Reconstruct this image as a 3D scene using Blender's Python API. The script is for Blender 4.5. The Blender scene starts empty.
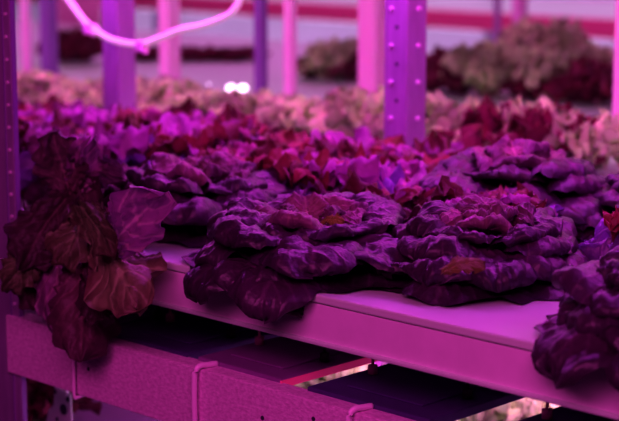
import bpy, bmesh, math, random
from mathutils import Vector, Matrix, noise
random.seed(7)
SC = bpy.context.scene
COL = SC.collection
PI = math.pi
TX0, TX1 = -5.2, -0.35            # extent of the racks along X
FY = 1.33                         # front edge of the front tray
# ------------------------------------------------------------------ camera
FPX = 1690.0; CH = 0.43
TH = math.atan(305/FPX); YAW = math.radians(44.3)
FW = Vector((-math.sin(YAW)*math.cos(TH), math.cos(YAW)*math.cos(TH), -math.sin(TH)))
RT = Vector((math.cos(YAW), math.sin(YAW), 0)); UP = RT.cross(FW)
CAM = Vector((0, 0, CH))
def on_plane_y(px, py, Y):
    """world point seen at a photo pixel, on the vertical plane y = Y"""
    d = FW + RT*((px-309.5)/FPX) + UP*((210.5-py)/FPX)
    return CAM + d*(Y/d.y)
def on_plane_z(px, py, z=0.0):
    d = FW + RT*((px-309.5)/FPX) + UP*((210.5-py)/FPX)
    return CAM + d*((z-CH)/d.z)
def to_px(p):
    q = Vector(p)-CAM; t = q.dot(FW)
    return 309.5+FPX*q.dot(RT)/t, 210.5-FPX*q.dot(UP)/t

cd = bpy.data.cameras.new('camera'); cam = bpy.data.objects.new('camera', cd); COL.objects.link(cam)
cam.location = CAM
cam.rotation_euler = Matrix((RT, UP, -FW)).transposed().to_euler()
cd.sensor_width = 36; cd.lens = 36*FPX/619
cd.dof.use_dof = True; cd.dof.focus_distance = 1.93
cd.dof.aperture_fstop = cd.lens/1000/0.020
cd.clip_start = .05
SC.camera = cam
SC.view_settings.view_transform = 'Standard'
SC.view_settings.look = 'None'
SC.view_settings.exposure = .42
SC.view_settings.gamma = .78

# ------------------------------------------------------------------ materials
def mat(name, base, rough=.5, spec=.5, metal=0, noise_amt=0, nscale=20, bump=0, bscale=60, emit=None, estr=0, base2=None, stretch=None):
    m = bpy.data.materials.new(name); m.use_nodes = True
    nt = m.node_tree; b = nt.nodes['Principled BSDF']
    b.inputs['Base Color'].default_value = (*base, 1)
    b.inputs['Roughness'].default_value = rough
    b.inputs['Specular IOR Level'].default_value = spec
    b.inputs['Metallic'].default_value = metal
    tc = nt.nodes.new('ShaderNodeTexCoord'); mp = nt.nodes.new('ShaderNodeMapping')
    nt.links.new(tc.outputs['Object'], mp.inputs['Vector'])
    if stretch: mp.inputs['Scale'].default_value = stretch
    if base2 is not None or noise_amt:
        n = nt.nodes.new('ShaderNodeTexNoise'); n.inputs['Scale'].default_value = nscale; n.inputs['Detail'].default_value = 5
        n.inputs['Roughness'].default_value = .65
        nt.links.new(mp.outputs[0], n.inputs['Vector'])
        r = nt.nodes.new('ShaderNodeValToRGB')
        r.color_ramp.elements[0].position = .38; r.color_ramp.elements[1].position = .64
        c2 = base2 if base2 is not None else tuple(c*(1-noise_amt) for c in base)
        r.color_ramp.elements[0].color = (*c2, 1); r.color_ramp.elements[1].color = (*base, 1)
        nt.links.new(n.outputs['Fac'], r.inputs['Fac']); nt.links.new(r.outputs[0], b.inputs['Base Color'])
    if bump:
        n2 = nt.nodes.new('ShaderNodeTexNoise'); n2.inputs['Scale'].default_value = bscale
        nt.links.new(mp.outputs[0], n2.inputs['Vector'])
        bp = nt.nodes.new('ShaderNodeBump'); bp.inputs['Strength'].default_value = bump; bp.inputs['Distance'].default_value = .002
        nt.links.new(n2.outputs['Fac'], bp.inputs['Height']); nt.links.new(bp.outputs[0], b.inputs['Normal'])
    if emit:
        b.inputs['Emission Color'].default_value = (*emit, 1); b.inputs['Emission Strength'].default_value = estr
    return m

def leaf_mat(name, c_in, c_out, c_rib, vein=.35, rough=.38, spec=.5, trans=.22, mottle=9.0, veins=8.0, c_alt=None, vr=.7):
    """c_in heart/base colour, c_out leaf edge colour, c_rib midrib and veins"""
    m = bpy.data.materials.new(name); m.use_nodes = True
    nt = m.node_tree; L = nt.links; N = nt.nodes; b = N['Principled BSDF']
    uv = N.new('ShaderNodeUVMap'); uv.uv_map = 'UVMap'
    sp = N.new('ShaderNodeSeparateXYZ'); L.new(uv.outputs[0], sp.inputs[0])
    def mth(op, a, bb=None, cc=None):
        n = N.new('ShaderNodeMath'); n.operation = op
        for i, x in enumerate((a, bb, cc)):
            if x is None: continue
            if isinstance(x, (int, float)): n.inputs[i].default_value = x
            else: L.new(x, n.inputs[i])
        return n.outputs[0]
    av = mth('ABSOLUTE', mth('MULTIPLY_ADD', sp.outputs[0], 2.0, -1.0))
    ph = mth('MULTIPLY', mth('SUBTRACT', sp.outputs[1], mth('MULTIPLY', av, .33)), veins)
    tri = mth('ABSOLUTE', mth('SUBTRACT', mth('FRACT', ph), .5))      # 0 on the vein
    lat = mth('SUBTRACT', 1.0, mth('MULTIPLY', tri, 6.0)); lat = mth('MAXIMUM', lat, 0.0)
    mid = mth('MAXIMUM', mth('SUBTRACT', 1.0, mth('MULTIPLY', av, 11.0)), 0.0)
    v = mth('MINIMUM', mth('ADD', mth('MULTIPLY', lat, vein), mid), 1.0)
    v = mth('MULTIPLY', v, mth('SUBTRACT', 1.15, sp.outputs[1]))
    tc = N.new('ShaderNodeTexCoord')
    n1 = N.new('ShaderNodeTexNoise'); n1.inputs['Scale'].default_value = mottle*2.2; n1.inputs['Detail'].default_value = 4
    L.new(tc.outputs['Object'], n1.inputs['Vector'])
    rnd = N.new('ShaderNodeAttribute'); rnd.attribute_name = 'rnd'
    oi = N.new('ShaderNodeObjectInfo')
    ed = mth('MAXIMUM', mth('POWER', av, 2.0), mth('POWER', sp.outputs[1], 3.0))
    f1 = mth('ADD', mth('MULTIPLY', ed, .75), mth('MULTIPLY', mth('SUBTRACT', n1.outputs['Fac'], .5), 1.3))
    f1n = N.new('ShaderNodeClamp'); L.new(f1, f1n.inputs[0])
    mx = N.new('ShaderNodeMix'); mx.data_type = 'RGBA'
    L.new(f1n.outputs[0], mx.inputs[0]); mx.inputs[6].default_value = (*c_in, 1); mx.inputs[7].default_value = (*c_out, 1)
    cur = mx.outputs[2]
    if c_alt:
        m3 = N.new('ShaderNodeMix'); m3.data_type = 'RGBA'
        g = mth('ADD', rnd.outputs['Fac'], mth('MULTIPLY', mth('SUBTRACT', oi.outputs['Random'], .5), .5))
        g2 = mth('MULTIPLY', mth('SUBTRACT', g, .45), 4.0); cl = N.new('ShaderNodeClamp'); L.new(g2, cl.inputs[0])
        L.new(cl.outputs[0], m3.inputs[0]); L.new(cur, m3.inputs[6]); m3.inputs[7].default_value = (*c_alt, 1); cur = m3.outputs[2]
    m2 = N.new('ShaderNodeMix'); m2.data_type = 'RGBA'
    L.new(v, m2.inputs[0]); L.new(cur, m2.inputs[6]); m2.inputs[7].default_value = (*c_rib, 1)
    hs = N.new('ShaderNodeHueSaturation'); L.new(m2.outputs[2], hs.inputs['Color'])
    L.new(mth('MULTIPLY_ADD', rnd.outputs['Fac'], vr, 1-vr/2), hs.inputs['Value'])
    L.new(hs.outputs[0], b.inputs['Base Color'])
    b.inputs['Roughness'].default_value = rough; b.inputs['Specular IOR Level'].default_value = spec
    # blistered surface between the veins
    n2 = N.new('ShaderNodeTexNoise'); n2.inputs['Scale'].default_value = 75; n2.inputs['Detail'].default_value = 2
    L.new(tc.outputs['Object'], n2.inputs['Vector'])
    h = mth('SUBTRACT', mth('MULTIPLY', n2.outputs['Fac'], 1.0), mth('MULTIPLY', v, .8))
    bp = N.new('ShaderNodeBump'); bp.inputs['Strength'].default_value = .7; bp.inputs['Distance'].default_value = .004
    L.new(h, bp.inputs['Height']); L.new(bp.outputs[0], b.inputs['Normal'])
    tr = N.new('ShaderNodeBsdfTranslucent'); L.new(hs.outputs[0], tr.inputs['Color'])
    ms = N.new('ShaderNodeMixShader'); ms.inputs[0].default_value = trans
    L.new(b.outputs[0], ms.inputs[1]); L.new(tr.outputs[0], ms.inputs[2])
    L.new(ms.outputs[0], N['Material Output'].inputs['Surface'])
    return m

M = {}
M['dark'] = leaf_mat('dark purple butterhead leaf', (.070, .022, .062), (.038, .009, .046), (.20, .09, .18), vein=.4, rough=.42, spec=.6, trans=.08, mottle=5)
M['dark_heart'] = leaf_mat('butterhead heart leaf', (.22, .10, .13), (.12, .03, .12), (.42, .32, .25), vein=.4, rough=.4, spec=.5, trans=.15, mottle=9)
M['red'] = leaf_mat('frilled red leaf', (.22, .04, .14), (.20, .018, .05), (.42, .2, .34), vein=.3, rough=.34, spec=.7, trans=.25, mottle=10, c_alt=(.15, .05, .25), vr=1.5)
M['red_heart'] = leaf_mat('frilled red heart leaf', (.34, .08, .11), (.28, .03, .05), (.6, .4, .35), vein=.3, rough=.4, spec=.5, trans=.3, mottle=12, c_alt=(.26, .06, .24), vr=1.3)
M['maroon'] = leaf_mat('frilled maroon leaf', (.24, .04, .13), (.21, .012, .05), (.4, .2, .25), rough=.5, spec=.3, trans=.25, mottle=10)
M['oak'] = leaf_mat('brown red loose leaf', (.20, .26, .10), (.13, .06, .055), (.5, .7, .3), vein=.9, rough=.5, spec=.35, trans=.2, mottle=6, veins=6)
M['oak_dark'] = leaf_mat('deep maroon loose leaf', (.12, .06, .07), (.07, .018, .05), (.30, .18, .18), vein=.4, rough=.5, spec=.35, trans=.15, mottle=6, veins=6)
M['oak_violet'] = leaf_mat('violet loose leaf', (.26, .11, .22), (.17, .05, .17), (.60, .42, .42), vein=.8, rough=.45, spec=.5, trans=.2, mottle=6, veins=6)
M['green'] = leaf_mat('pale green frilly leaf', (.66, .84, .40), (.54, .74, .38), (.7, .9, .6), rough=.5, spec=.3, trans=.3, mottle=14)
M['green_heart'] = leaf_mat('yellow green heart leaf', (.72, .92, .44), (.64, .86, .46), (.75, .95, .6), rough=.5, spec=.3, trans=.3, mottle=14)
M['stem'] = mat('pale lettuce stem', (.62, .55, .40), .6)
M['tray'] = mat('white plastic tray face', (.84, .80, .82), .42, .45, noise_amt=.1, nscale=9)
M['tray_top'] = mat('white plastic tray lid', (.62, .95, .66), .35, .5)
M['tray_dim'] = mat('white lid with shade in colour', (.34, .16, .36), .4)  # white lid darkened in colour to stand in for dimness below
M['groove'] = mat('dark joint', (.12, .1, .12), .7)  # dark line between lid and body
M['galv'] = mat('galvanised steel with fine spangle', (.92, .75, .85), .5, .4, metal=0, base2=(.68, .46, .62), nscale=260, bump=.3, bscale=300, stretch=(.55, 1, 1))
M['post'] = mat('zinc coated post', (.58, .40, .66), .38, .5, metal=.4, base2=(.46, .30, .54), nscale=60, stretch=(1, 1, .15))
M['post_dark'] = mat('dark violet post and shaded flange', (.26, .13, .40), .5)  # dark violet steel; on the front post's flange and fold, shade put into colour
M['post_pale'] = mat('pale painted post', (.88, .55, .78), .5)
M['bolt'] = mat('bright bolt', (.95, .85, .95), .3, metal=.3)
M['hole'] = mat('dark punched hole', (.05, .02, .08), .8)
M['tie'] = mat('translucent nylon tie', (.95, .82, .92), .4, .5)
M['cable'] = mat('white cable sheath with added glow', (.98, .92, .94), .45, .4, emit=(1, .80, .92), estr=.24)  # faint emission added so the cable reads paler; it is no lamp
M['fix'] = mat('fixture housing violet grey', (.30, .13, .34), .45, .5, noise_amt=.25, nscale=5, stretch=(1, .15, 1))
M['fix_dark'] = mat('fixture housing blue grey', (.09, .05, .20), .5, .4, noise_amt=.3, nscale=6)
M['black'] = mat('black rubber', (.02, .01, .02), .5)
M['knob'] = mat('pink knob', (.9, .3, .5), .4)
M['rim'] = mat('bright edge lens', (.8, .1, .3), .3, emit=(1, .04, .25), estr=.12)
M['floor'] = mat('grey floor', (.30, .24, .32), .5, noise_amt=.3, nscale=3)
M['wall'] = mat('white washed wall', (.86, .80, .86), .6, noise_amt=.08, nscale=2)
M['magenta_metal'] = mat('magenta beam', (.95, .22, .45), .5)  # even magenta base colour
M['board'] = mat('pink panel board', (.88, .50, .66), .6)  # even pink base colour
M['led_white'] = mat('led tube white', (1, 1, 1), .4, emit=(.92, .62, 1.0), estr=1.1)
M['led_blue'] = mat('led tube blue', (1, 1, 1), .4, emit=(.25, .22, 1.0), estr=1.3)
M['spark'] = mat('bright white spot', (1, 1, 1), .3, emit=(1, .75, .95), estr=3)

# ------------------------------------------------------------------ object helpers
def link(o, parent=None):
    COL.objects.link(o)
    if parent is not None: o.parent = parent
    return o
def tag(o, label=None, cat=None, group=None, kind=None):
    if label: o['label'] = label
    if cat: o['category'] = cat
    if group: o['group'] = group
    if kind: o['kind'] = kind
    return o
def thing(name, loc, label, cat, group=None, rz=0):
    o = bpy.data.objects.new(name, None); o.location = loc; o.rotation_euler = (0, 0, rz); o.empty_display_size = .03
    link(o); return tag(o, label, cat, group)
def mesh_from(name, verts, faces, m, parent=None, smooth=False, uvs=None, rnd=None):
    me = bpy.data.meshes.new(name); me.from_pydata(verts, [], faces)
    if uvs:
        ul = me.uv_layers.new(name='UVMap')
        for lp in me.loops: ul.data[lp.index].uv = uvs[lp.vertex_index]
    if rnd:
        at = me.attributes.new('rnd', 'FLOAT', 'POINT'); at.data.foreach_set('value', rnd)
    me.materials.append(m)
    if smooth: me.polygons.foreach_set('use_smooth', [True]*len(me.polygons))
    me.update()
    return link(bpy.data.objects.new(name, me), parent)
class B:
    """collects shapes of one part"""
    def __init__(s): s.bm = bmesh.new()
    def box(s, x0, x1, y0, y1, z0, z1, bev=0):
        r = bmesh.ops.create_cube(s.bm, size=1)
        bmesh.ops.scale(s.bm, vec=(x1-x0, y1-y0, z1-z0), verts=r['verts'])
        bmesh.ops.translate(s.bm, vec=((x0+x1)/2, (y0+y1)/2, (z0+z1)/2), verts=r['verts'])
        if bev:
            es = list({e for v in r['verts'] for e in v.link_edges})
            bmesh.ops.bevel(s.bm, geom=es, offset=bev, segments=2, affect='EDGES', profile=.5)
        return s
    def cyl(s, c, axis, r, h, seg=12):
        q = Vector((0, 0, 1)).rotation_difference(Vector(axis)).to_matrix().to_4x4()
        bmesh.ops.create_cone(s.bm, cap_ends=True, segments=seg, radius1=r, radius2=r, depth=h, matrix=Matrix.Translation(c) @ q)
        return s
    def tube(s, pts, r, seg=10):
        pts = [Vector(p) for p in pts]; rings = []
        for i, p in enumerate(pts):
            t = (pts[min(i+1, len(pts)-1)]-pts[max(i-1, 0)]).normalized()
            a = t.cross(Vector((0.13, .31, 1))).normalized(); b_ = t.cross(a)
            rings.append([s.bm.verts.new(p+a*r*math.cos(2*PI*k/seg)+b_*r*math.sin(2*PI*k/seg)) for k in range(seg)])
        for a, b_ in zip(rings, rings[1:]):
            for k in range(seg): s.bm.faces.new((a[k], a[(k+1) % seg], b_[(k+1) % seg], b_[k]))
        s.bm.faces.new(rings[0][::-1]); s.bm.faces.new(rings[-1]); return s
    def build(s, name, m, parent=None, smooth=False):
        bmesh.ops.recalc_face_normals(s.bm, faces=s.bm.faces)
        me = bpy.data.meshes.new(name); s.bm.to_mesh(me); s.bm.free(); me.materials.append(m)
        if smooth: me.polygons.foreach_set('use_smooth', [True]*len(me.polygons))
        return link(bpy.data.objects.new(name, me), parent)
def spline(pts, n=8):
    P = [Vector(p) for p in pts]; P = [P[0]*2-P[1]]+P+[P[-1]*2-P[-2]]; out = []
    for i in range(1, len(P)-2):
        for k in range(n):
            t = k/n; a, b_, c, d = P[i-1:i+3]
            out.append(.5*((2*b_)+(c-a)*t+(2*a-5*b_+4*c-d)*t*t+(3*b_-a-3*c+d)*t**3))
    out.append(P[-2]); return out

# ------------------------------------------------------------------ leaves
class Leaves:
    def __init__(s): s.v = []; s.f = []; s.uv = []; s.r = []
    def add(s, mids, nrms, side, L, W, ruf=.006, rf=14, cup=0., curl=.0, blister=.003, nv=12, lobes=0, stalk=.18, post=None, ridge=None, wob=.0, tipw=.52):
        nu = len(mids)-1; base = len(s.v); ph = random.uniform(0, 7); rv = random.random()
        nz = Vector((random.uniform(0, 50), random.uniform(0, 50), random.uniform(0, 50)))
        for i in range(nu+1):
            u = i/nu
            o = stalk+(1-stalk)*min(1, (u/tipw))**1.5 if u < tipw else math.sqrt(max(0, 1-((u-tipw)/(1-tipw))**2.2))
            o = max(o, .02)
            if lobes: o *= 1+.16*math.sin(u*lobes*PI+ph)*(1 if u > .2 else 0)
            for j in range(nv+1):
                v = -1+2*j/nv; w = o*W/2*v
                e = max(abs(v)**2.2, max(0, (u-.55)/.45)**3)
                ang = math.atan2(w, (u-.35)*L)
                q = mids[i]+nz
                d = cup*v*v*W*.5*o - curl*e*e
                d += ruf*(e**1.4)*(math.sin(rf*ang+ph)+.5*math.sin(rf*1.9*ang+ph*2)+.6*noise.noise((Vector((u*9, v*5, 0))+nz)))
                d += blister*(noise.noise(Vector((u*16, abs(v)*6-u*5, v*2))+nz))*1.6*(1-.3*e)
                d += (blister*.8 if ridge is None else ridge)*abs(math.sin((u-abs(v)*.33)*8*PI))*(1-e*.6)
                d -= .004*math.exp(-(v/.12)**2)*(1-u)
                d += wob*noise.noise(Vector((u*2.2, v*1.6, 0))+nz*2)
                sl = ruf*.5*e*math.sin(rf*1.3*ang+ph*3)
                p = mids[i]+side*(w+sl*v)+nrms[i]*d
                if u > .8: p = p + (mids[i]-mids[i-1]).normalized()*(sl*.9)
                if post: p = post(p)
                s.v.append(p); s.uv.append(((v+1)/2, u)); s.r.append(rv)
        for i in range(nu):
            for j in range(nv):
                a = base+i*(nv+1)+j; s.f.append((a, a+1, a+nv+2, a+nv+1))
        return s
    def radial(s, az, L, W, p0, p1, r0=.01, z0=.0, nu=12, bend=1.0, **k):
        c, sn = math.cos(az), math.sin(az); D = Vector((c, sn, 0)); Z = Vector((0, 0, 1))
        pos = D*r0+Z*z0; mids = []; ns = []
        for i in range(nu+1):
            u = i/nu; ph = math.radians(p0+(p1-p0)*u**bend)
            mids.append(pos.copy()); ns.append(-D*math.sin(ph)+Z*math.cos(ph))
            pos = pos+(D*math.cos(ph)+Z*math.sin(ph))*(L/nu)
        return s.add(mids, ns, Vector((-sn, c, 0)), L, W, **k)
    def curve(s, P0, P1, P2, face, W, nu=16, **k):
        """leaf along a bent line; 'face' is the direction its surface looks towards"""
        mids = []; ns = []; sd = None; L = 0
        for i in range(nu+1):
            t = i/nu; mids.append(P0*(1-t)**2+P1*2*t*(1-t)+P2*t*t)
        side = (P2-P0).cross(face).normalized()
        for i in range(nu+1):
            t = (mids[min(i+1, nu)]-mids[max(0, i-1)]).normalized(); n = side.cross(t).normalized()
            if n.dot(face) < 0: n = -n
            ns.append(n)
            if i: L += (mids[i]-mids[i-1]).length
        return s.add(mids, ns, side, L, W, **k)
    def build(s, name, m, parent=None):
        return mesh_from(name, s.v, s.f, m, parent, True, s.uv, s.r)

GA = 2.39996
def butterhead(name, loc, R, label, seed, n=30, hi=True, group='dark purple butterhead lettuces in the front rows', hgt=1.0, front=True, rz=0):
    """wide flat head of broad, rolled over savoyed leaves stacked in layers"""
    random.seed(seed)
    t = thing(name, loc, label, 'lettuce', group)
    X, Y, Z = loc
    def post(p):
        q = p.copy()
        wy = q.y+Y
        if wy > FY-.004:
            q.z = max(q.z, .004+.003*math.sin(p.x*90))
        return q
    nu, nv = (28, 24) if hi else (12, 10)
    o = Leaves(); h = Leaves()
    rings = ((10, 1.26, .80, .008, 2, -112), (9, 1.12, .84, .020, 13, -100), (7, .94, .90, .033, 19, -95), (6, .74, .78, .044, 27, -80), (4, .52, .62, .052, 40, -60), (3, .34, .42, .056, 62, -20))
    for ri, (cnt, fl, fw, z0, p0, p1) in enumerate(rings):
        if not hi and ri == 3: continue
        for q in range(cnt):
            az = rz+ri*1.3+2*PI*(q+random.uniform(-.22, .22))/cnt
            (o if ri < 4 else h).radial(az, R*fl*random.uniform(.86, 1.12), R*fw*random.uniform(.88, 1.15), p0+random.uniform(-5, 7), p1+random.uniform(-22, 22), r0=.010,
                   z0=hgt*z0, nu=nu, nv=nv, bend=4.2, ruf=.0035, rf=7, cup=-.05, curl=.012, blister=.0026, ridge=.0026, post=post, wob=.012, stalk=.35, tipw=.5)
    o.build('outer_leaves', M['dark'], t); h.build('heart_leaves', M['dark_heart'], t)
    b = B(); b.tube([(0, 0, .0), (0, 0, .02), (0, 0, .04)], .011, 10); b.build('stem', M['stem'], t, True)
    return t

def frilled_proto(name, m_out, m_heart, seed, R=.11, n=30, ruf=.010, rf=15, nu=10, nv=12, p00=42, p11=-25, wid=.8, tipw=.6):
    random.seed(seed)
    t = thing(name, (0, 0, -20), 'x', 'lettuce')
    o = Leaves(); h = Leaves()
    for k in range(n):
        f = k/(n-1); az = k*GA+random.uniform(-.25, .25)
        L = R*(1.2-.45*f)*random.uniform(.85, 1.12); W = R*(wid-.2*f)*random.uniform(.9, 1.15)
        p0 = p00+38*f; p1 = p11+60*f+random.uniform(-18, 18)
        (o if f < .6 else h).radial(az, L, W, p0, p1, r0=.008, z0=.008+.015*f, nu=nu, nv=nv, ruf=ruf*random.uniform(.7, 1.3), rf=rf, cup=.12,
                                    blister=.004, wob=.03, stalk=.22, tipw=tipw,
                                    post=lambda p: Vector((p.x, p.y, max(p.z, .003))))
    o.build('outer_leaves', m_out, t); h.build('heart_leaves', m_heart, t)
    b = B(); b.tube([(0, 0, .0), (0, 0, .015), (0, 0, .03)], .010, 8); b.build('stem', M['stem'], t, True)
    return t
def copy_tree(root, loc, rz, sc, label, group):
    r = root.copy(); COL.objects.link(r); r.location = loc; r.rotation_euler = (0, 0, rz); r.scale = (sc[0], sc[0], sc[1])
    r['label'] = label; r['group'] = group
    for ch in root.children:
        c = ch.copy(); COL.objects.link(c); c.parent = r
    return r
def move_tree(root, loc, rz, sc, label, group):
    root.location = loc; root.rotation_euler = (0, 0, rz); root.scale = (sc[0], sc[0], sc[1]); root['label'] = label; root['group'] = group
    return root
def planter(protos):
    used = set()
    def put(k, *a):
        if k in used: return copy_tree(protos[k], *a)
        used.add(k); return move_tree(protos[k], *a)
    return put

# ------------------------------------------------------------------ setting
b = B(); b.box(-16, 6, -3, 12, -1.32, -1.30); tag(b.build('floor', M['floor']), kind='structure')
b = B(); b.box(-16, 6, 8.2, 8.3, -1.30, 1.6); tag(b.build('wall_back', M['wall']), kind='structure')

# ------------------------------------------------------------------ trays
def tray(name, y0, y1, label, z=0., x0=TX0, x1=TX1, h=.058, group='white growing trays', lid='tray_top'):
    t = thing(name, ((x0+x1)/2, y0, z), label, 'tray', group)
    X = (x0+x1)/2; a, c = x0-X, x1-X; D = y1-y0
    bb = B(); bb.box(a, c, .0025, D, -h+.004, -.011, .001); bb.build('tray_body', M['tray'], t)
    bb = B(); bb.box(a-.002, c+.002, 0, D+.002, -.010, 0, .0022); bb.build('lid', M[lid], t)
    bb = B(); bb.box(a, c, .0035, D-.001, -.0115, -.0095); bb.build('seam', M['groove'], t)
    bb = B(); bb.box(a, c, -.003, .006, -h, -h+.005, .0015); bb.build('bottom_lip', M['tray_top'], t)
    return t
tray('growing_tray', FY, 2.00, 'white growing tray carrying the dark purple and red lettuces, its front face in focus')
tray('growing_tray', 2.08, 2.50, 'narrow white tray under the row of pale green frilly lettuces', x1=-.9)
tray('growing_tray', 2.55, 3.85, 'bare pink-lit white tray behind the pale green row, mixed lettuces along its rear', x0=-7, x1=-1.2)

# front galvanised beam
t = thing('shelf_beam', (-1.4, 1.31, -.157), 'speckled galvanised steel beam running below the front tray', 'beam')
for nm, bx in (('web', (-.455, .9, 0, .003, -.040, .040)), ('top_flange', (-.455, .9, .003, .030, .036, .040)), ('bottom_flange', (-.455, .9, .003, .030, -.040, -.036))):
    bb = B(); bb.box(*bx, .0008); bb.build(nm, M['galv'], t)
for px, py in ((88, 369), (262, 418), (313, 419)):
    p = on_plane_y(px, py, 1.309)
    bb = B(); bb.cyl((p.x+1.4, -.0003, p.z+.157), (0, 1, 0), .0026, .001, 12); bb.build('bolt_hole', M['hole'], t)
# ties looped over the beam
for i, (px, lab, r) in enumerate(((195, 'pale cable tie looped over the beam just right of the hanging maroon leaf', .0036), (350, 'pale cable tie looped over the beam at the bottom edge below the front butterhead', .0036), (73, 'thin tie down the beam face right below the tip of the longest hanging leaf', .0022))):
    top = on_plane_y(px, 330, 1.305); x = top.x
    if px == 73: pts = [(x, 1.318, -.1150), (x, 1.308, -.1155), (x, 1.3045, -.122), (x, 1.3045, -.16), (x, 1.3045, -.198), (x, 1.309, -.2005), (x, 1.32, -.2005)]
    else: pts = [(x+.005, 1.335, -.114), (x+.004, 1.322, -.113), (x+.002, 1.310, -.113), (x, 1.3045, -.120), (x-.001, 1.3035, -.14), (x-.001, 1.3035, -.17), (x, 1.304, -.199), (x+.002, 1.312, -.2015), (x+.004, 1.33, -.2015)]
    bb = B(); bb.tube(spline(pts, 5), r*1.05, 8); o = bb.build('cable_tie', M['tie'], None, True); tag(o, lab, 'cable tie', 'ties around the front beam')

# ------------------------------------------------------------------ posts
def post(loc, w, label, m, z1=1.1, z0=-1.3, bolts=False, ribs=0, pitch=.058, name='rack_post', grp='rack posts', lip=True, d=None):
    t = thing(name, (loc[0], loc[1], 0), label, 'post', grp)
    d = d or w
    bb = B(); bb.box(-w/2, w/2, 0, d, z0, z1, .002); bb.build('upright', m, t)
    if ribs:
        for sgn in (0, 1):
            bb = B()
            for k in range(ribs):
                q = -w/2+w*(k+.5)/ribs
                if sgn == 0: bb.box(q-.0018, q+.0018, -.003, .001, z0, z1)
                else: bb.box(w/2-.001, w/2+.003, q+w/2-.0018, q+w/2+.0018, z0, z1)
            bb.build('rib', m, t)
    if bolts:
        z = -.02
        while z < .40:
            bb = B(); bb.cyl((-w*.18, -.0015, z), (0, 1, 0), .0036, .003, 12); bb.cyl((-w*.18, -.003, z), (0, 1, 0), .0022, .004, 6); bb.build('bolt', M['bolt'], t)
            bb = B(); bb.cyl((w/2+.0015, d*.55, z), (1, 0, 0), .0036, .003, 12); bb.cyl((w/2+.003, d*.55, z), (1, 0, 0), .0022, .004, 6); bb.build('bolt', M['bolt'], t)
            bb = B(); bb.cyl((-w*.18+.012, -.0002, z+pitch/2), (0, 1, 0), .0028, .002, 10); bb.build('slot', M['hole'], t)
            z += pitch
    return t
def post_px(px, Y, w, label, m, **k):
    p = on_plane_z(px, 100, 0); d = FW+RT*((px-309.5)/FPX); X = d.x/d.y*Y
    return post((X, Y), w, label, m, **k)
# front-left post, cut by the photo's left edge
e = on_plane_y(15, 200, 1.315)
t = thing('rack_post', (e.x, 1.315, 0), 'front rack post cut off by the left edge of the photo', 'post', 'rack posts')
bb = B(); bb.box(-.06, .0, 0, .008, -1.3, 1.1, .0012); bb.build('upright', M['post'], t)
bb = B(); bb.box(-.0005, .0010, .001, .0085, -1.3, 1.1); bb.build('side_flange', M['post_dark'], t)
for z in [(-.10+.03*k) for k in range(16)]:
    bb = B(); bb.cyl((-.008, -.0008, z), (0, 1, 0), .0024, .003, 10); bb.build('bolt', M['bolt'], t)
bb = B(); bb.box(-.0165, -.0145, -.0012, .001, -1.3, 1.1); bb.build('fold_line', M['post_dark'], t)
post_px(394, 2.01, .048, 'near violet steel post with rows of bright bolts rising from the red lettuces', M['post'], bolts=True)
post_px(113, 2.01, .045, 'wide violet post left of centre crossed by the drooping white cable', M['post'], pitch=.05)
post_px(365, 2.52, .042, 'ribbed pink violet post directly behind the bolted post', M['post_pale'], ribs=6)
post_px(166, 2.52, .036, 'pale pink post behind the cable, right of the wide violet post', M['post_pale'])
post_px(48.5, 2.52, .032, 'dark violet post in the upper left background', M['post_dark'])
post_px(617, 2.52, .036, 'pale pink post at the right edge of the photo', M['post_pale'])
post_px(512, 3.87, .032, 'pale pink post behind the tall green lettuce at right', M['post_pale'])
post_px(492, 3.87, .016, 'thin mauve post just left of the pink post behind the green lettuces', M['post'])
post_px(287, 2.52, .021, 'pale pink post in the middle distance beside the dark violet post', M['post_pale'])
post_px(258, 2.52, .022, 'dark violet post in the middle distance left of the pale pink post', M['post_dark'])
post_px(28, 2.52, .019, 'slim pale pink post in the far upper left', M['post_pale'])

# ------------------------------------------------------------------ drooping cable
Yc = 1.93
cp = [on_plane_y(x, y, Yc) for x, y in ((20, -140), (38, -50), (55, -18), (70, 2), (82, 18), (92, 28), (108, 38), (125, 43), (142, 44), (160, 38), (180, 30), (200, 26), (218, 20), (232, 12), (240, 0), (248, -20), (254, -55), (262, -140))]
t = thing('power_cable', cp[7], 'white cable drooping in a loop across the upper left background', 'cable')
bb = B(); bb.box(TX0, TX1, Yc-.01, Yc+.01, .495, .515, .002); tag(bb.build('overhead_rail', M['post']), 'overhead rail the drooping cable hangs from, above the frame', 'rail')
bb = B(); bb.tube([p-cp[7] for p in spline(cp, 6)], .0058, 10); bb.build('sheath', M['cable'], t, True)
for (px, py, sx) in ((90, 28, -.9), (142, 45, .0)):
    p = on_plane_y(px, py, Yc)-cp[7]
    bb = B(); bb.box(p.x-.010, p.x+.010, p.y-.010, p.y+.010, p.z-.012, p.z+.008, .003)
    bb.box(p.x+.004, p.x+.014, p.y-.004, p.y+.004, p.z-.016, p.z-.008, .002); bb.build('clip', M['tie'], t)

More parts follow.
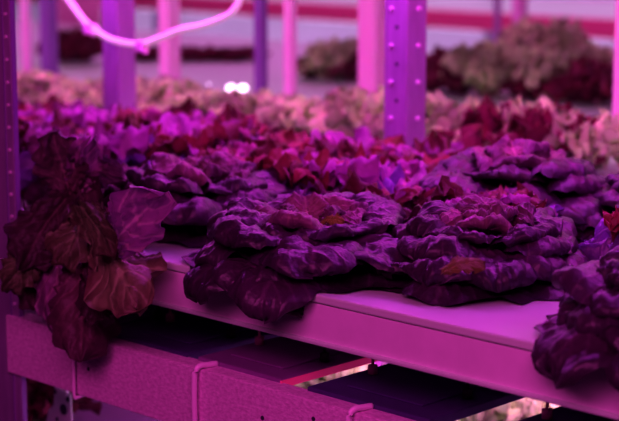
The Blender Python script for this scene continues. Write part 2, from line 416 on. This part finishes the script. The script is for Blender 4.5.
# ------------------------------------------------------------------ light fixtures under the front tray
def fixture(x0, x1, label, m, z=-.112, rim_side=1):
    X = (x0+x1)/2; w = (x1-x0)/2
    t = thing('grow_light', (X, 1.336, z), label, 'light', 'grow light panels hung below the front tray')
    bb = B(); bb.box(-w, w, 0, .74, -.010, .0, .002); bb.box(-w*.62, w*.62, .03, .72, 0, .0025, .001); bb.build('housing', m, t)
    bb = B(); bb.box(w-.0015, w+.0008, 0, .74, -.011, -.002); bb.build('edge_strip', M['rim'] if m is M['fix'] else M['fix_dark'], t)
    bb = B(); bb.box(-w*.8, w*.8, .02, .72, -.013, -.010); bb.build('lens', M['led_white'], t)
    for sx in (-1, 1):
        bb = B(); bb.cyl((sx*w*.78, .09, .006), (0, 0, 1), .006, .010, 12); bb.cyl((sx*w*.78, .09, .030), (0, 0, 1), .0018, .048, 8); bb.build('hanger_knob', M['knob'] if sx < 0 else M['black'], t, True)
    return t
fixture(-1.78, -1.66, 'dark light panel below the tray beside the hanging leaves', M['fix_dark'])
fixture(-1.665, -1.515, 'near black panel added to darken the gap left of the violet panel', M['fix_dark'])  # extra panel added to darken the space beside the violet one
fixture(-1.495, -1.35, 'violet flat light panel under the tray, below the front butterhead', M['fix'])
fixture(-1.308, -1.125, 'dark blue flat light panel under the tray, right of the pink glowing gap', M['fix_dark'])
fixture(-1.055, -.88, 'dark violet light panel under the tray at the bottom right', M['fix_dark'])
bb = B(); bb.box(TX0, TX1, 1.50, 1.52, -.109, -.0575, .002); tag(bb.build('long_rail', M['black']), 'long rail blacked to darken the gap under the front tray, parallel to its edge', 'rail')  # rail along the edge, added in black to darken the gap
# cross rails that carry the tray between beam and rear
for i, (x, lab) in enumerate(((-.75, 'dark cross rail carrying the tray just beyond the bottom right corner'),)):
    if lab == 'x': lab = 'dark cross rail under the tray hidden behind the front'
    bb = B(); bb.box(x-.014, x+.014, 1.335, 2.1, -.117, -.0575, .002); tag(bb.build('cross_rail', M['fix_dark']), lab, 'rail', 'cross rails under the tray')

# lower tier seen through the gaps
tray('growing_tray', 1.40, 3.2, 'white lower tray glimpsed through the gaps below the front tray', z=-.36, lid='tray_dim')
# LOWER
# small perforated bracket at the lower left
p = on_plane_y(62, 402, 1.42)
t = thing('hanging_bracket', p, 'pale perforated metal bracket hanging below the beam at the lower left', 'bracket')
bm = bmesh.new()
ol = [(-.017, .020), (.020, .016), (.022, -.045), (-.040, -.045), (-.034, -.020), (-.020, -.008)]
vs = [bm.verts.new((x, 0, z)) for x, z in ol]; f = bm.faces.new(vs)
ex = bmesh.ops.extrude_face_region(bm, geom=[f]); bmesh.ops.translate(bm, vec=(0, .002, 0), verts=[v for v in ex['geom'] if isinstance(v, bmesh.types.BMVert)])
bmesh.ops.recalc_face_normals(bm, faces=bm.faces)
me = bpy.data.meshes.new('plate'); bm.to_mesh(me); bm.free(); me.materials.append(M['tray']); link(bpy.data.objects.new('plate', me), t)
for x, z, r in ((-.015, .012, .003), (.014, .007, .004), (.004, -.010, .008), (-.012, -.028, .003)):
    bb = B(); bb.cyl((x, -.0005, z), (0, 1, 0), r, .0015, 16); bb.build('punched_hole', M['hole'], t)
bb = B(); bb.box(.010, .013, -.001, .003, .010, .35); bb.build('hanger_wire', M['tie'], t)

# ------------------------------------------------------------------ front butterheads
butterhead('butterhead_lettuce', (-1.400, 1.440, 0), .150, 'wide dark purple butterhead draping over the tray edge in front centre', 11, hgt=.75)
butterhead('butterhead_lettuce', (-1.205, 1.530, 0), .126, 'purple butterhead with an orange-brown patch, front row right of centre', 12, n=30)
butterhead('butterhead_lettuce', (-.885, 1.455, 0), .140, 'dark butterhead cut by the right photo edge, drooping over the tray', 13, n=28)
butterhead('butterhead_lettuce', (-1.690, 1.520, 0), .135, 'dark butterhead with long folded leaves right behind the hanging brown leaves', 14, n=28)
butterhead('butterhead_lettuce', (-1.390, 1.830, 0), .150, 'broad violet butterhead in the second row behind the orange-patched one', 15, n=26, hgt=1.3)
butterhead('butterhead_lettuce', (-1.190, 1.900, 0), .13, 'violet butterhead in the second row at the right edge of the photo', 16, n=26, hgt=1.1)

# yellowed leaves showing in two of the heads
M['yellowed'] = leaf_mat('yellowed leaf', (.22, .26, .04), (.12, .09, .02), (.5, .5, .2), rough=.5, spec=.3, trans=.15, mottle=12)
heads = [o for o in COL.objects if o.name.startswith('butterhead_lettuce')]
for hd, a, c, z, wd in ((heads[1], (442, 272), (484, 264), .056, .024), (heads[0], (252, 226), (278, 222), .058, .022), (heads[0], (322, 222), (345, 224), .060, .018)):
    P0 = on_plane_z(*a, z)-hd.location; P2 = on_plane_z(*c, z)-hd.location
    Leaves().curve(P0, (P0+P2)/2+Vector((0, 0, .010)), P2, Vector((.45, -.5, .7)).normalized(), wd, nu=14, nv=10, ruf=.003, rf=8, blister=.002, cup=-.3, stalk=.4).build('yellowed_leaf', M['yellowed'], hd)['label'] = 'orange-brown yellowed leaf'
# ------------------------------------------------------------------ loose leaf plant spilling over the tray at left
random.seed(21)
lc = Vector((-1.775, 1.43, 0))
t = thing('loose_leaf_lettuce', lc, 'big brown-red loose leaf lettuce spilling over the tray and beam beside the left post', 'lettuce')
o = Leaves()
for k in range(22):
    f = k/21; az = k*GA
    o.radial(az, .10*(1.1-.4*f), .085*(1-.3*f), 35+35*f, -55+50*f, r0=.01, z0=.01+.02*f, nu=12, nv=12, ruf=.010, rf=9, wob=.03, blister=.004, cup=-.05,
             post=lambda p: Vector((p.x, p.y, max(p.z, .004) if p.y+lc.y > FY else p.z)))
o.build('mound_leaves', M['oak_dark'], t)
bb = B(); bb.tube([(0, 0, 0), (0, 0, .03), (0, 0, .06)], .014, 10); bb.build('stem', M['stem'], t, True)
camdir = Vector((.66, -.66, .25)).normalized()
def hang(a, ya, c, yc, W, m, bulge=.03, name='drooping_leaf', face=camdir, label=None, **k):
    P0 = on_plane_y(a[0], a[1], ya)-lc; P2 = on_plane_y(c[0], c[1], yc)-lc
    P1 = (P0+P2)/2+Vector((0.5, -.5, .7)).normalized()*bulge
    l = Leaves().curve(P0, P1, P2, face, W, **k); ob = l.build(name, M[m], t)
    if label: ob['label'] = label
    return ob
kw = dict(ruf=.007, rf=13, wob=.02, blister=.0045, nv=24, nu=28)
hang((86, 250), 1.31, (82, 362), 1.265, .095, 'oak_dark', .02, label='longest hanging leaf, deep maroon', cup=-.35, stalk=.5, **kw)
hang((62, 225), 1.34, (56, 332), 1.27, .062, 'oak_violet', .02, cup=-.3, stalk=.5, **kw)
hang((98, 228), 1.33, (138, 312), 1.25, .100, 'oak', .02, label='broad ribbed brown leaf lying in front of the tray end', cup=-.15, lobes=4, stalk=.35, **kw)
hang((108, 252), 1.32, (160, 196), 1.27, .078, 'oak_violet', .01, label='fan shaped violet leaf facing outward', cup=.12, stalk=.35, **kw)
hang((78, 205), 1.33, (115, 258), 1.27, .050, 'oak', .03, cup=.3, lobes=3, stalk=.5, **kw)
hang((72, 200), 1.36, (52, 132), 1.33, .070, 'oak_dark', .0, label='upright folded red leaf', cup=.5, stalk=.5, **kw)
hang((80, 190), 1.38, (92, 140), 1.35, .050, 'oak_violet', .0, cup=.5, stalk=.5, **kw)
hang((70, 195), 1.34, (22, 268), 1.26, .080, 'oak_dark', .03, cup=-.2, lobes=3, stalk=.5, **kw)
hang((45, 245), 1.30, (4, 290), 1.235, .050, 'oak', .02, label='small brown leaf lapping over the post', cup=-.2, stalk=.6, **kw)
hang((90, 215), 1.34, (62, 268), 1.26, .060, 'oak', .02, cup=-.2, lobes=3, stalk=.5, **kw)
hang((100, 262), 1.31, (112, 318), 1.262, .085, 'oak_dark', .015, cup=-.3, stalk=.6, **kw)
hang((75, 165), 1.42, (125, 180), 1.36, .040, 'oak_violet', .01, cup=.2, stalk=.5, **kw)
hang((36, 238), 1.32, (34, 312), 1.29, .060, 'oak_dark', .01, cup=-.2, stalk=.6, **kw)
hang((32, 205), 1.37, (34, 290), 1.29, .055, 'oak_dark', .02, cup=-.2, stalk=.5, **kw)

# ------------------------------------------------------------------ field of red lettuces
ORD = ['', 'second ', 'third ', 'fourth ', 'fifth ', 'sixth ', 'seventh ', 'eighth ', 'ninth ', 'tenth ', 'eleventh ', 'twelfth ', 'thirteenth ', 'fourteenth ', 'fifteenth ']
reds = [frilled_proto('red_lettuce', M['red'], M['red_heart'], 31+i, R=.098+.006*i, n=30, ruf=.0075, rf=11, nu=16, nv=16, wid=.86, p00=28, p11=-50, tipw=.5) for i in range(3)]
put = planter(reds)
random.seed(5)
taken = [(-1.40, 1.44), (-1.195, 1.53), (-.915, 1.45), (-1.69, 1.52), (-1.39, 1.83), (-1.19, 1.90), (-1.775, 1.43)]
rows = [1.56, 1.69, 1.81, 1.92]
rown = ['first', 'second', 'third', 'rearmost']
k = 0
for ri, y in enumerate(rows):
    row = []
    x = -3.05+(.075 if ri % 2 else 0)
    while x < -1.0:
        xx = x+random.uniform(-.02, .02); yy = y+random.uniform(-.02, .02)-max(0, -1.9-xx)*(0, .02, .05, .09)[ri]
        px, py = to_px((xx, yy, .05))
        if -35 < px < 650 and all((xx-a)**2+(yy-c)**2 > .155**2 for a, c in taken): row.append((xx, yy))
        x += .150
    if ri == 9: row = [q for q in row if not (385 < to_px((*q, .05))[0] < 420)]
    for j, (xx, yy) in enumerate(row):
        lab = 'ruffled red lettuce, %sfrom the left in the %s row of reds' % (ORD[j] if j else 'first ', rown[ri])
        put(k % 3, (xx, yy, 0), random.uniform(0, 6.28), (random.uniform(.92, 1.1), random.uniform(.8, 1.15)*(1.1, 1.05, .95, .9)[ri]), lab, 'ruffled red lettuces on the front tray'); k += 1

# violet frilled lettuce at the right edge between the butterheads
p = frilled_proto('red_lettuce', M['red'], M['red_heart'], 40, R=.115, n=40, ruf=.008, rf=13, nu=16, nv=16, wid=.55, p00=25, p11=-60)
move_tree(p, (-1.05, 1.71, 0), .4, (1, 1.1), 'ruffled magenta lettuce at the right photo edge, right above the drooping dark butterhead', 'ruffled red lettuces on the front tray')

# ------------------------------------------------------------------ green row and the mixed row behind
greens = [frilled_proto('green_lettuce', M['green'], M['green_heart'], 51+i, R=.080, n=52, ruf=.009, rf=24, nu=9, nv=14, wid=.5) for i in range(2)]
putg = planter(greens)
row = []
x = -3.95
while x < -1.3:
    row.append((x+random.uniform(-.02, .02), 2.27-max(0, -2-x)*.075+random.uniform(-.015, .015))); x += .125
x = -3.95
row2 = []
while x < -2.2:
    row2.append((x+.06, 2.38-max(0, -2-x)*.06+random.uniform(-.015, .015))); x += .13
vis = [q for q in row if -20 < to_px((*q, .05))[0] < 640]
def nm(j): return (ORD[j] if 0 < j < len(ORD) else ('first ' if j == 0 else '%dth ' % (j+1)))
for j, q in enumerate(vis):
    putg(j % 2, (*q, 0), random.uniform(0, 6.28), (random.uniform(.95, 1.12), random.uniform(.85, 1.1)*(1.15 if q[0] > -2.2 else .9)), 'pale green frilly lettuce, %sfrom the left in the front file of the green row' % nm(j), 'pale green frilly lettuces behind the reds')
vis2 = [q for q in row2 if -20 < to_px((*q, .05))[0] < 400]
for j, q in enumerate(vis2):
    putg(j % 2, (*q, 0), random.uniform(0, 6.28), (random.uniform(.9, 1.05), random.uniform(.5, .65)), 'pale green frilly lettuce, %sfrom the left in the rear file of the green row' % nm(j), 'pale green frilly lettuces behind the reds')
# two dark maroon heads in front of the green row at right
maroon = [frilled_proto('maroon_lettuce', M['maroon'], M['maroon'], 61, R=.095, n=46, ruf=.009, rf=22, nu=9, nv=14, wid=.5)]
putm = planter(maroon)
for px, py, lab, s in ((508, 163, 'dark maroon frilly lettuce in front of the pale green heads, right of the bolted post', 1.2), (562, 170, 'dark maroon frilly lettuce below the pale green heads near the right edge', 1.15)):
    q = on_plane_z(px, py); putm(0, (q.x, q.y, 0), random.uniform(0, 6), (s, .9*s), lab, 'dark maroon lettuces')
# mixed heads at the rear of the third tray
mix = [(432, 92, 'm', .8, 'dark maroon lettuce right of the bolted post on the far tray'), (460, 95, 'm', .9, 'dark maroon lettuce beside the yellow green one on the far tray'),
       (486, 97, 'g', 1.15, 'large yellow green lettuce between dark ones on the far tray'), (525, 99, 'm', .8, 'dark maroon lettuce at the foot of the tall green lettuce on the far tray'),
       (548, 100, 'g', 1.05, 'pink green lettuce in the middle of the right far tray'), (575, 103, 'm', .8, 'dark maroon lettuce between two green ones on the far tray'),
       (598, 104, 'm', 1.0, 'dark maroon lettuce beside the pink post at the right edge'), (590, 90, 'g', 1.0, 'pale green lettuce behind the maroon one beside the right edge'),
       (540, 84, 'g', 1.45, 'tallest green lettuce on the far tray at right'), (450, 80, 'm', .85, 'dark lettuce farthest back right of the bolted post'),
       (330, 80, 'g', .9, 'small green lettuce left of the ribbed post on the far tray'), (352, 81, 'm', .75, 'small dark red lettuce left of the ribbed post'), (310, 79, 'm', .6, 'small dim lettuce beside the pale pink post in the distance'),
       (345, 76, 'g', .9, 'dull green lettuce behind the small dark red one left of the ribbed post')]
for px, py, kd, s, lab in mix:
    q = on_plane_z(px, py)
    (putg if kd == 'g' else putm)(0, (q.x, q.y, 0), random.uniform(0, 6), (s, s*(1.25 if kd == 'g' else 1)), lab, 'mixed lettuces on the far tray')
for j, px in enumerate((66, 82)):
    q = on_plane_z(px, 63); putm(0, (q.x, q.y, 0), j, (.8, .95), ('dark lettuce far left beside the violet post' if j == 0 else 'dark lettuce far left beside the wide post'), 'dim lettuces far left')
for j, px in enumerate((146, 186, 203, 220, 238)):
    q = on_plane_z(px, 60); putm(0, (q.x, q.y, 0), j*1.3, (.85, .38), 'low dark magenta lettuce, %sfrom the left in the distant row under the cable' % nm(j), 'low dark lettuces in the distance')

for px, py, kd, s, lab in ((182, 352, 'm', .9, 'dim dark lettuce on the lower tray, seen above the beam by the hanging leaves'), (325, 380, 'g', 1.0, 'pale lettuce on the lower tray in the gap between two light panels'),
        (470, 412, 'g', 1.1, 'pale lettuce on the lower tray in the gap at the bottom right'), (520, 408, 'g', .9, 'rightmost pale lettuce on the lower tray in the bottom right gap'),
        (34, 405, 'm', 1.0, 'dark lettuce on the lower tray at the lower left below the beam')):
    q = on_plane_z(px, py, -.33)
    (putg if kd == 'g' else putm)(0, (q.x, q.y, -.36), random.uniform(0, 6), (s, s), lab, 'lettuces on the lower tray')
# small glowing spheres on stalks behind the green row
for px, py, r, lab in ((231, 88, .0095, 'brightest small white spot behind the green row, left one of the pair'), (243, 88, .0095, 'bright small white spot behind the green row, right one of the pair'), (198, 85, .002, 'tiny white light point left of the bright pair'), (209, 84, .002, 'tiny white light point nearest the bright pair')):
    q = on_plane_y(px, py, 2.53)
    t = thing('bright_spot', (q.x, q.y, q.z), lab, 'lamp', 'small white glowing spots behind the green row')
    bb = B(); bmesh.ops.create_uvsphere(bb.bm, u_segments=14, v_segments=8, radius=r); bmesh.ops.scale(bb.bm, vec=(1.15, 1, .8), verts=bb.bm.verts); bb.build('lens', M['spark'], t, True)
    bb = B(); bb.box(-.003, .003, -.003, .003, -q.z-.055, -r*.7); bb.build('stalk', M['post'], t)

# ------------------------------------------------------------------ far rack
Yf = 4.78
t = thing('far_shelf', (-5, Yf, 0), 'distant shelf with magenta edge beam crossing the top of the background', 'shelf')
bb = B(); bb.box(-4, 3, 0, .03, -.012, .052, .002); bb.build('edge_beam', M['magenta_metal'], t)
bb = B(); bb.box(-4, 3, .03, .9, .042, .052); bb.build('shelf_board', M['tray_top'], t)
for x in (-3.6, -1.6, .55, 2.6):
    bb = B(); bb.box(x-.02, x+.02, .86, .90, -1.3, .9, .002); bb.build('leg', M['post'], t)
# light tubes and pale liner behind
for j, (a, c, mm) in enumerate(((430, 480, 'led_white'), (492, 545, 'led_white'), (550, 612, 'led_white'), (300, 360, 'led_white'), (140, 160, 'led_white'), (180, 250, 'led_white'))):
    P = on_plane_y(a, 36, 5.3); Q = on_plane_y(c, 36, 5.3); zc = -.05
    t = thing('light_tube', ((P.x+Q.x)/2, 5.3, zc), 'distant glowing lamp, %sfrom the left under the far shelf' % nm([4, 5, 0, 3, 1, 2][0] if False else {300: 2, 140: 0, 180: 1, 430: 3, 492: 4, 550: 5}[a]), 'lamp', 'glowing lamps under the far shelf')
    w = abs(Q.x-P.x)/2
    bb = B(); bb.tube([(-w, 0, 0), (0, 0, 0), (w, 0, 0)], .012, 10); bb.build('tube', M['led_white'], t, True)
    bb = B(); bb.tube([(-w*.5, -.015, .014), (-w*.2, -.015, .014)], .010, 8); bb.tube([(w*.2, -.015, .014), (w*.5, -.015, .014)], .010, 8); bb.build('blue_diode', M['led_blue'], t, True)
    bb = B(); bb.box(-w, w, .01, .03, .012, .060); bb.build('housing', M['fix'], t)
q = on_plane_y(78, 17, 3.92)
bb = B(); bb.box(-.13, .13, 0, .01, -.10, .14, .003); o = bb.build('pink_board', M['board']); o.location = q; tag(o, 'plain pink board standing in the far upper left between two posts', 'board')
bb = B(); bb.box(-12, -1, 5.9, 5.95, -1.3, 1.3); tag(bb.build('reflective_liner', M['wall']), 'pale lavender reflective sheet behind the far shelf', 'sheet')

# ------------------------------------------------------------------ lights
def area(name, loc, sx, sy, power, col, rot=(0, 0, 0), spread=None):
    l = bpy.data.lights.new(name, 'AREA'); l.shape = 'RECTANGLE'; l.size = sx; l.size_y = sy; l.energy = power; l.color = col
    if spread: l.spread = math.radians(spread)
    o = bpy.data.objects.new(name, l); o.location = loc; o.rotation_euler = rot; link(o); return o
MAG = (1, .05, .78); VIO = (.62, .07, 1.0); PINK = (.92, .62, .88); RED = (1, .03, .30)
area('rack_lamp_front', (-1.9, 1.82, .50), 3.2, .04, 10.5, VIO)
area('rack_lamp_middle', (-2.2, 1.85, .52), 3.2, .04, 5.2, MAG)
area('rack_lamp_rear', (-2.4, 2.05, .52), 3.2, .04, 4, RED)
area('green_row_lamp', (-2.9, 2.38, .55), 3.6, .10, 4.0, PINK)
area('far_tray_lamp', (-3.6, 3.35, .60), 4.5, .25, 9, (1, .13, .80))
area('far_shelf_lamp', (-5.0, 5.2, 1.3), 6, .6, 26, (.88, .42, 1))
area('liner_lamp', (-5.2, 5.4, -.9), 6, .3, 20, (.82, .52, 1.0), (math.radians(165), 0, 0))
area('aisle_lamp', (-.6, .2, .9), 1.8, .5, 17, (1, .10, .66), (math.radians(58), 0, math.radians(25)))
area('lower_tier_lamp', (-1.5, 2.05, -.15), 1.0, .3, 5, (1, .22, .85))
area('background_fill', (-2.2, 1.75, .85), 2.6, .2, 2.9, PINK, (math.radians(78), 0, 0))  # unseen fill added to brighten the background posts and cable
area('far_beam_fill', (-3.8, 3.95, .95), 4, .2, 12, (1, .2, .7), (math.radians(60), 0, 0))  # unseen fill added to brighten the far shelf's edge beam
w = bpy.data.worlds.new('world'); SC.world = w; w.use_nodes = True
w.node_tree.nodes['Background'].inputs[0].default_value = (.25, .01, .28, 1); w.node_tree.nodes['Background'].inputs[1].default_value = .06
